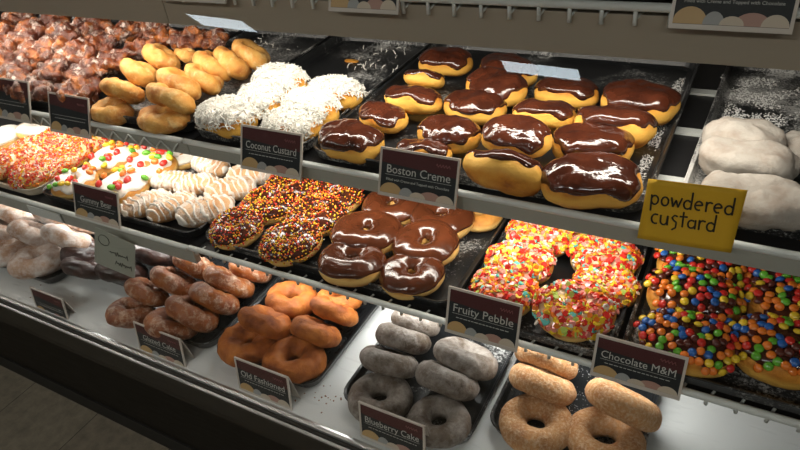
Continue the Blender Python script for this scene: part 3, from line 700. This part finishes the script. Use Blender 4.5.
for row, (xa, xb, yy) in enumerate(((.35, .8, .50), (.5, .9, .25))):
    P_ = [(W2*(xa+(xb-xa)*i/16), H2*(yy+(.07*(1 if i % 2 else -1)*rnd.random())), .0011) for i in range(17)]
    for i in range(16): mb.rod(P_[i], P_[i+1], .0005, n=5)
mb.build('scrawl', M['ink'], t)

# ------------------------------------------------------------------ the doughnuts
def batch(k, name, cat, floor, group, rows):
    for r_ in rows:
        px, py, w, yaw, tilt, dz, lab = r_[:7]; put(k, name, cat, floor, px, py, w, yaw, tilt, dz, lab, group, r_[7] if len(r_) > 7 else 0)
D_ = 'doughnut'
batch('boston', 'custard_doughnut', D_, TB, 'chocolate-topped custard doughnuts', [
 (446, 63, 54, 4, 4, .006, 'chocolate-topped custard doughnut in the far left corner of its tray'),
 (507, 72, 64, -22, 0, .008, 'chocolate-topped custard doughnut right of the far left corner one, partly hidden behind its neighbour'),
 (424, 80, 42, 0, -30, .004, 'chocolate-topped custard doughnut in the second row from the back at the left, dough side showing', 0),
 (496, 88, 66, -18, 12, .008, 'broad chocolate-topped custard doughnut in the middle of the second row from the back'),
 (567, 94, 62, -2, -8, .004, 'chocolate-topped custard doughnut in the back centre-right under the light reflection'),
 (639, 103, 76, -6, 6, .006, 'chocolate-topped custard doughnut at the far right beside the white powdery tray rim'),
 (413, 101, 60, -4, -14, .006, 'chocolate-topped custard doughnut third from back at the left tray edge'),
 (475, 108, 64, -2, 0, .006, 'chocolate-topped custard doughnut with a white speck on top near the middle'),
 (545, 116, 62, 4, -14, .008, 'chocolate-topped custard doughnut with torn dough front, centre of the tray'),
 (614, 126, 80, -2, -16, .006, 'long chocolate-topped custard doughnut in the right column, third from front'),
 (383, 118, 56, -20, 4, .002, 'chocolate-topped custard doughnut at the left tray edge, behind the big glossy front one'),
 (449, 135, 66, -4, 6, .006, 'chocolate-topped custard doughnut behind the Boston Creme card, second in its column'),
 (517, 138, 70, -6, 14, .018, 'broad dark chocolate-topped custard doughnut lying on the front side-turned one'),
 (592, 147, 80, 8, 4, .004, 'chocolate-topped custard doughnut directly behind the front right corner one'),
 (424, 153, 56, 4, -16, .0, 'chocolate-topped custard doughnut mostly hidden behind the Boston Creme card'),
 (503, 172, 84, -4, -48, -.004, 'custard doughnut turned on its side at the tray front, golden dough facing out'),
 (592, 183, 96, 14, 8, .0, 'glossy chocolate-topped custard doughnut in the front right corner by the yellow note'),
 (350, 142, 72, -6, 6, .0, 'large glossy chocolate-topped custard doughnut at the front left, beside the coconut card')])
batch('coconut', 'coconut_doughnut', D_, TB, 'coconut-covered custard doughnuts', [
 (281, 84, 58, -6, 6, .010, 'coconut-covered doughnut at the back left, highest of the coconut ones'),
 (336, 94, 58, -10, -6, .004, 'coconut-covered doughnut at the back right with bare tray behind it'),
 (262, 102, 56, -20, 4, .006, 'coconut-covered doughnut in the middle of the left column'),
 (312, 110, 62, -14, 2, .006, 'coconut-covered doughnut in the middle of the right column'),
 (228, 119, 66, -8, 6, .0, 'coconut-covered doughnut in the front left corner of its tray'),
 (293, 127, 60, 0, 4, .0, 'coconut-covered doughnut at the front right behind the coconut card')])
batch('powdered', 'powdered_doughnut', D_, TB, 'powdered custard doughnuts', [
 (744, 139, 78, -8, -4, .012, 'powdered white doughnut at the back of the right-hand tray, slightly pinkish'),
 (750, 163, 92, -4, 4, .004, 'powdered white doughnut in the middle of the row at the right'),
 (758, 202, 104, -6, 6, .0, 'large powdered white doughnut at the front behind the yellow note'),
 (810, 152, 70, -10, 4, .0, 'powdered white doughnut cut by the right picture edge')])
batch('cruller', 'sugared_twist', D_, TB, 'golden sugared twist doughnuts', [
 (251, 55, 57, -38, -38, .012, 'golden sugared twist at the far right back of the pile'),
 (232, 62, 59, -38, -38, .012, 'golden sugared twist second from the back right'),
 (213, 66, 59, -36, -38, .012, 'golden sugared twist third from the back right'),
 (204, 79, 57, -34, -38, .010, 'orange-tinted sugared twist in the middle of the right column'),
 (186, 55, 34, -20, -20, .03, 'small golden sugared twist end poking up at the pile back'),
 (162, 58, 57, -36, -35, .022, 'golden sugared twist at the back left, leaning on the fritters'),
 (180, 84, 63, -26, -36, .016, 'golden sugared twist crossing the middle of the pile'),
 (139, 72, 55, -30, -36, .022, 'golden sugared twist in the left column, third from front'),
 (122, 91, 55, -8, -44, .012, 'golden sugared twist lying over the front left flat one'),
 (171, 99, 63, -14, -44, .012, 'golden sugared twist lying over the front right flat one'),
 (111, 111, 53, -4, 4, .0, 'flat golden sugared twist ring in the front left corner'),
 (163, 119, 63, -4, 4, .0, 'flat golden sugared twist ring at the front right')])
fr_ = [(76, 93, 54, 'front right corner of the fritter pile next to the twists'), (36, 87, 52, 'front row behind the two left price cards'), (4, 82, 46, 'front row cut by the left picture edge'),
       (53, 72, 44, 'second row, right of centre'), (88, 73, 48, 'second row beside the sugared twists'), (20, 66, 44, 'second row, left of centre'), (-6, 64, 44, 'second row at the left picture edge'),
       (112, 62, 44, 'third row beside the sugared twists'), (75, 56, 44, 'third row, middle right'), (43, 52, 44, 'third row, middle'), (8, 48, 42, 'third row at the left edge'),
       (96, 46, 42, 'fourth row, middle'), (140, 50, 40, 'fourth row touching the back twist'), (62, 38, 42, 'fourth row, left of middle'), (28, 34, 42, 'fourth row near the left edge'), (-2, 32, 38, 'fourth row cut by the left edge'),
       (124, 33, 40, 'fifth row, middle'), (160, 38, 38, 'fifth row behind the back twist'), (90, 27, 40, 'fifth row, left of middle'), (54, 22, 40, 'back row near the left'), (20, 18, 38, 'back row in the far left corner'),
       (190, 38, 34, 'back row, right'), (214, 40, 30, 'back row at the far right, deepest in shade'), (150, 25, 34, 'back row under the light reflection')]
for i, (px, py, w, where) in enumerate(fr_):
    d = max(0, (95-py))/80; put('fritter', 'apple_fritter', 'fritter', TB, px, py, w*1.06, random.uniform(-50, 50), random.uniform(0, 24), .004+d*.055, 'glazed brown lumpy fritter, '+where, 'glazed fritters piled on the second shelf')
batch('candy', 'candy_doughnut', D_, TC, 'candy-covered chocolate doughnuts', [
 (702, 270, 82, -4, 4, .004, 'candy-covered doughnut at the back of the left column'),
 (692, 302, 88, -4, 4, .004, 'candy-covered doughnut in the middle of the left column'),
 (686, 345, 90, -6, 6, .0, 'candy-covered doughnut at the front left beside its price card'),
 (786, 280, 88, -4, 4, .004, 'candy-covered doughnut at the back of the right column'),
 (798, 315, 94, -4, 6, .004, 'candy-covered doughnut in the middle of the right column'),
 (782, 354, 98, -6, 6, .0, 'candy-covered doughnut in the front right by the picture edge')])
batch('cereal', 'cereal_doughnut', D_, TC, 'cereal-covered ring doughnuts', [
 (541, 237, 63, 0, 2, .002, 'cereal-covered ring doughnut at the back left of its tray'),
 (603, 259, 68, 0, 0, .002, 'cereal-covered ring doughnut at the back right of its tray'),
 (520, 265, 64, 0, 4, .010, 'cereal-covered ring doughnut in the middle of the left column'),
 (606, 288, 60, -10, 0, .0, 'cereal-covered ring doughnut half under the front right one'),
 (504, 293, 66, 0, 4, .004, 'cereal-covered ring doughnut behind its price card, left column'),
 (575, 312, 76, 0, 10, .010, 'cereal-covered ring doughnut piled highest at the front right')])
put('plainring', 'ring_doughnut', D_, TC, 594, 236, 50, 0, 0, 0, 'plain-looking pale dough ring peeking from under the shelf behind the cereal ones', 'cereal-covered ring doughnuts')
batch('chocring', 'ring_doughnut', D_, TC, 'chocolate-iced ring doughnuts', [
 (393, 207, 60, -6, 2, .004, 'chocolate-iced ring doughnut at the back left, just below the Boston Creme card'),
 (442, 219, 66, -8, 0, .002, 'chocolate-iced ring doughnut at the back right with pale torn hole'),
 (367, 234, 70, -6, -4, .004, 'chocolate-iced ring doughnut in the middle of the left column'),
 (426, 245, 66, -6, 4, .004, 'chocolate-iced ring doughnut in the middle of the right column'),
 (352, 263, 70, -4, -10, .0, 'chocolate-iced ring doughnut at the front left with pale dough side'),
 (412, 275, 64, 0, 2, .0, 'chocolate-iced ring doughnut at the front right corner')])
put('plainring', 'ring_doughnut', D_, TC, 480, 216, 46, 0, 0, 0, 'pale dough ring almost hidden under the shelf edge behind the chocolate rings', 'chocolate-iced ring doughnuts')
batch('chocsprinkle', 'sprinkle_doughnut', D_, TC, 'chocolate ring doughnuts with orange sprinkles', [
 (293, 187, 54, -4, 4, .004, 'sprinkled chocolate ring at the back left of the tray'),
 (335, 197, 58, -6, 6, .002, 'sprinkled chocolate ring at the back right touching the plain chocolate ones'),
 (272, 205, 58, -6, 0, .002, 'sprinkled chocolate ring in the middle of the left column'),
 (319, 216, 60, -6, 2, .002, 'sprinkled chocolate ring in the middle of the right column'),
 (237, 229, 54, 0, 6, .0, 'sprinkled chocolate ring in the front left corner, darkest of the sprinkled rings'),
 (292, 243, 60, 0, 6, .0, 'sprinkled chocolate ring at the front right, dark dough showing below')])
batch('drizzle', 'drizzled_bar', D_, TC, 'white-drizzled bars', [
 (211, 165, 48, -20, 0, .004, 'white-drizzled bar at the back left'), (252, 174, 50, 30, 0, .004, 'white-drizzled bar at the back right with bare dough end'),
 (174, 182, 46, 10, 0, .004, 'white-drizzled bar in the middle of the left column'), (197, 185, 44, 30, 4, .006, 'thickly iced white bar end in the centre of the tray'),
 (231, 190, 52, 42, 0, .004, 'white-drizzled bar in the middle of the right column'),
 (147, 204, 50, 48, 2, .0, 'white-drizzled bar in the front left corner'), (173, 207, 50, 60, 2, .0, 'white-drizzled bar second from left at the front'), (206, 211, 58, 42, 2, .0, 'white-drizzled bar at the front right beside the sprinkled rings')])
batch('gummy', 'gummy_doughnut', D_, TC, 'white-iced doughnuts with gummy candies', [
 (143, 150, 44, 0, 0, .0, 'gummy-topped doughnut at the back under the shelf edge'), (113, 161, 48, 0, 4, .004, 'gummy-topped doughnut at the back left'), (150, 170, 54, 0, 4, .002, 'gummy-topped doughnut at the back right with green and red candies'),
 (76, 184, 46, 0, 4, .0, 'gummy-topped doughnut in the front left corner'), (123, 189, 54, 0, 4, .0, 'gummy-topped doughnut at the front right behind the Gummy Bear card')])
put('whitering', 'ring_doughnut', D_, TC, 182, 158, 40, 0, 0, 0, 'white-iced ring half hidden under the shelf, right of the gummy ones', 'white-iced ring doughnuts')
batch('whitering', 'ring_doughnut', D_, TC, 'white-iced ring doughnuts', [
 (4, 139, 40, 0, 4, .004, 'white-iced ring doughnut without sprinkles at the left picture edge'), (42, 131, 44, -10, -10, .010, 'white-iced doughnut showing golden dough behind the sprinkled ones')])
batch('whitesprinkle', 'sprinkle_doughnut', D_, TC, 'white-iced doughnuts with red and orange sprinkles', [
 (92, 142, 46, 0, 4, .002, 'orange-sprinkled doughnut at the back right, under the second price card'), (58, 140, 44, 0, 4, .010, 'orange-sprinkled doughnut at the back, below the price card corner'),
 (68, 157, 48, 0, 4, .004, 'orange-sprinkled doughnut at the right tray edge, second from front'), (33, 152, 48, 0, 4, .006, 'orange-sprinkled doughnut in the middle of the pile'), (38, 172, 52, 0, 4, .0, 'orange-sprinkled doughnut at the front right corner of the pale tray'),
 (-2, 166, 50, 0, 4, .004, 'orange-sprinkled doughnut at the front cut by the left picture edge')])
batch('sugar', 'sugared_ring', D_, TD, 'sugared cake rings', [
 (546, 359, 64, -6, -56, .016, 'sugared cake ring standing at the back, top of it behind the rail'),
 (542, 384, 69, -6, -48, .0, 'sugared cake ring leaning on the flat front left one'),
 (536, 424, 73, 0, -6, .0, 'flat sugared cake ring at the front left, hole in full view'),
 (623, 404, 76, -16, -46, .012, 'sugared cake ring leaning at the right below the chocolate candy card'),
 (605, 440, 78, 0, -6, .0, 'flat sugared cake ring at the front right cut by the lower picture edge')])
batch('gray', 'grey_ring', D_, TD, 'grey glazed cake rings', [
 (416, 322, 50, -4, -40, .02, 'grey glazed ring furthest back, just under the rail'),
 (403, 338, 58, 0, -46, .010, 'grey glazed ring third from the front in the left column'),
 (389, 362, 60, 2, -46, .004, 'grey glazed ring leaning on the flat front left one'),
 (466, 358, 66, -14, -38, .016, 'grey glazed ring at the back right with brown underside showing'),
 (447, 380, 67, -4, -48, .004, 'grey glazed ring leaning on the flat front right one'),
 (380, 398, 64, 0, -6, .0, 'flat grey glazed ring at the front left above its price card'),
 (439, 421, 64, 0, -6, .0, 'flat grey glazed ring at the front right, nearest the picture bottom')])
batch('brown', 'plain_cake_ring', D_, TD, 'orange-brown cake rings', [
 (340, 297, 46, -4, -10, .012, 'orange-brown cake ring at the back right under the rail'),
 (292, 300, 56, 0, -12, .004, 'cracked orange cake ring at the back left'),
 (334, 311, 50, -10, -48, .012, 'orange-brown cake ring leaning at the back right'),
 (266, 322, 56, -12, -42, .012, 'smooth orange-brown cake ring leaning over the front left one'),
 (316, 331, 54, -6, -46, .008, 'orange-brown cake ring leaning over the front right one'),
 (249, 343, 60, 0, -8, .0, 'dark brown flat cake ring in the front left corner'),
 (295, 359, 64, 0, -8, .0, 'flat light brown cake ring at the front right, hole in view')])
batch('glazed', 'glazed_ring', D_, TD, 'crusty glazed cake rings', [
 (251, 270, 44, -10, -40, .006, 'crusty glazed cake ring furthest back by the rail end'),
 (196, 265, 48, -14, -50, .016, 'bright glazed cake ring at the back left'),
 (229, 282, 52, -12, -50, .012, 'bright glazed cake ring at the back right'),
 (175, 282, 50, -16, -50, .008, 'glazed cake ring third from front in the left column'),
 (215, 298, 54, -10, -50, .008, 'glazed cake ring third from front in the right column'),
 (147, 292, 44, -20, -48, .012, 'glazed cake ring leaning on the front left one'),
 (193, 313, 56, -18, -48, .006, 'glazed cake ring second from front in the right column'),
 (131, 312, 48, -4, -20, .0, 'shiny brown glazed cake ring in the front left corner'),
 (172, 324, 52, -14, -30, .0, 'glazed cake ring at the front behind its price card')])
batch('choccake', 'chocolate_cake_ring', D_, TD, 'dark chocolate cake rings', [
 (158, 250, 52, -14, -20, .008, 'dark chocolate cake ring at the back right with a shiny brown hollow'),
 (84, 252, 44, -6, -20, .006, 'dark chocolate cake ring at the back left behind the paper sign'),
 (122, 271, 48, -4, -34, .0, 'dark chocolate cake ring at the front right below the paper sign'),
 (86, 267, 44, -6, -34, .0, 'dark chocolate cake ring at the front left with a cream-coloured crumb')])
batch('powdcake', 'dusted_ring', D_, TD, 'sugar-dusted cake rings', [
 (60, 216, 50, -10, -40, .02, 'sugar-dusted ring at the back, topmost and whitest'), (16, 213, 44, -10, -40, .02, 'sugar-dusted ring at the back left'), (88, 224, 40, -10, -40, .012, 'orange-tinted dusted ring at the back right'),
 (68, 238, 50, -10, -46, .012, 'dusted ring with bare orange end beside the paper sign'), (33, 233, 46, -14, -44, .014, 'very white dusted ring in the middle of the pile'), (-2, 229, 44, -10, -44, .012, 'dusted ring at the left picture edge, upper one'),
 (39, 260, 56, 20, -6, .0, 'flat dusted ring at the front right with long hole'), (6, 251, 52, 20, -10, .0, 'flat dusted ring cut by the left picture edge')])

# loose bits lying about
def scatter(name, label, cat, regions, z, mats, kind_, seed):
    rnd = random.Random(seed); pts = []
    for (px, py, sx, sy, n) in regions:
        for _ in range(n):
            p = at(rnd.gauss(px, sx), rnd.gauss(py, sy), z); pts.append((p-Vector((0, 0, .0022)), Vector((0, 0, 1))))
    o = link(name, bits_mesh(name, pts, kind_, mats, rnd)); tag(o, label, cat, None, 'stuff'); return o
scatter('coconut_shreds', 'loose white coconut shreds scattered on the bare black tray', 'coconut', [(365, 68, 10, 2, 14), (390, 55, 14, 6, 18), (400, 72, 14, 3, 8), (250, 48, 20, 6, 60)], TB+.001, [M['coco']], 'shred', 3)
scatter('doughnut_crumbs', 'small brown crumbs scattered on the white bottom deck', 'crumbs', [(325, 400, 8, 6, 16), (60, 300, 20, 6, 8), (300, 398, 10, 4, 4)], ZD-.001, [M['crumb']], 'dot', 5)
def dust(name, label, quad, n, z, seed, r0, r1, mat):
    rnd = random.Random(seed); P4 = [at(*q_, z) for q_ in quad]; mb = MB()
    for _ in range(n):
        a, b_ = rnd.random(), rnd.random()
        p = P4[0].lerp(P4[1], a).lerp(P4[3].lerp(P4[2], a), b_)
        if noise.noise(Vector((p.x*28, p.y*28, seed))) < rnd.uniform(-.25, .2): continue
        r = rnd.uniform(r0, r1); A = [Vector((r*rnd.uniform(.6, 1.3)*math.cos(t), r*rnd.uniform(.6, 1.3)*math.sin(t), 0)) for t in (0, 1.57, 3.14, 4.71)]
        mb.add([p+q_ for q_ in A]+[p+Vector((0, 0, r*.8))]+[p-Vector((0, 0, .0003))], [(0, 1, 4), (1, 2, 4), (2, 3, 4), (3, 0, 4), (1, 0, 5), (2, 1, 5), (3, 2, 5), (0, 3, 5)])
    tag(mb.build(name, mat), label, 'sugar', None, 'stuff')
M['dust'] = plain('powdered_sugar_grains', (.62, .62, .60), .9)
dust('powdered_sugar', 'loose powdered sugar along the right edge inside the chocolate custard tray', [(676, 78), (694, 78), (648, 190), (628, 190)], 2600, TB+.0004, 2, .0004, .0013, M['dust'])
dust('powdered_sugar', 'loose powdered sugar clumps on the bare back half of the right-hand tray', [(722, 74), (830, 84), (825, 150), (702, 140)], 5200, TB+.0004, 5, .0005, .0018, M['dust'])
dust('sugar_grains', 'sugar grains strewn on the black tray between the sugared cake rings', [(560, 355), (600, 365), (600, 420), (570, 415)], 500, TD+.0004, 8, .0004, .0010, M['dust'])
p0 = Vector((0, YC+.001, 0)); n = Vector((0, -1, 0)); a = on_plane(32, 213, p0, n); b_ = on_plane(58, 210, p0, n)
mb = MB(); mb.box((a.x, YC-.0015, H+ZC-.024), (b_.x, YC+.0005, H+ZC-.004)); tag(mb.build('label_holder', M['rod'], bevel=.0006), 'small pale blank label holder clipped to the third shelf front under the orange-sprinkled doughnuts', 'label holder')
mb = MB(); fn = Oval(.014, .007, .002, .0006, 60, 3); V, Fc = grid(fn, 24, 8)
o = link('dough_scrap', mk('dough_scrap', V, Fc, M['yeast'])); o.location = at(352, 62, TB)+Vector((0, 0, .0)); tag(o, 'small flat golden dough scrap on the bare black tray behind the coconut doughnuts', 'scrap')

# ------------------------------------------------------------------ camera, world, view
cd = bpy.data.cameras.new('camera'); cd.sensor_width = 36; cd.lens = F/800*36; cd.clip_start = .02
co = link('camera', cd); mt = Matrix((RT, UP, -fw)).transposed().to_4x4(); mt.translation = (0, 0, H); co.matrix_world = mt
sc = bpy.context.scene; sc.camera = co
w = bpy.data.worlds.new('world'); sc.world = w; w.use_nodes = True; w.node_tree.nodes['Background'].inputs[0].default_value = (.02, .02, .02, 1)
vs = sc.view_settings; vs.view_transform = 'Standard'; vs.look = 'None'; vs.gamma = 1; vs.use_curve_mapping = False; vs.exposure = 0.0
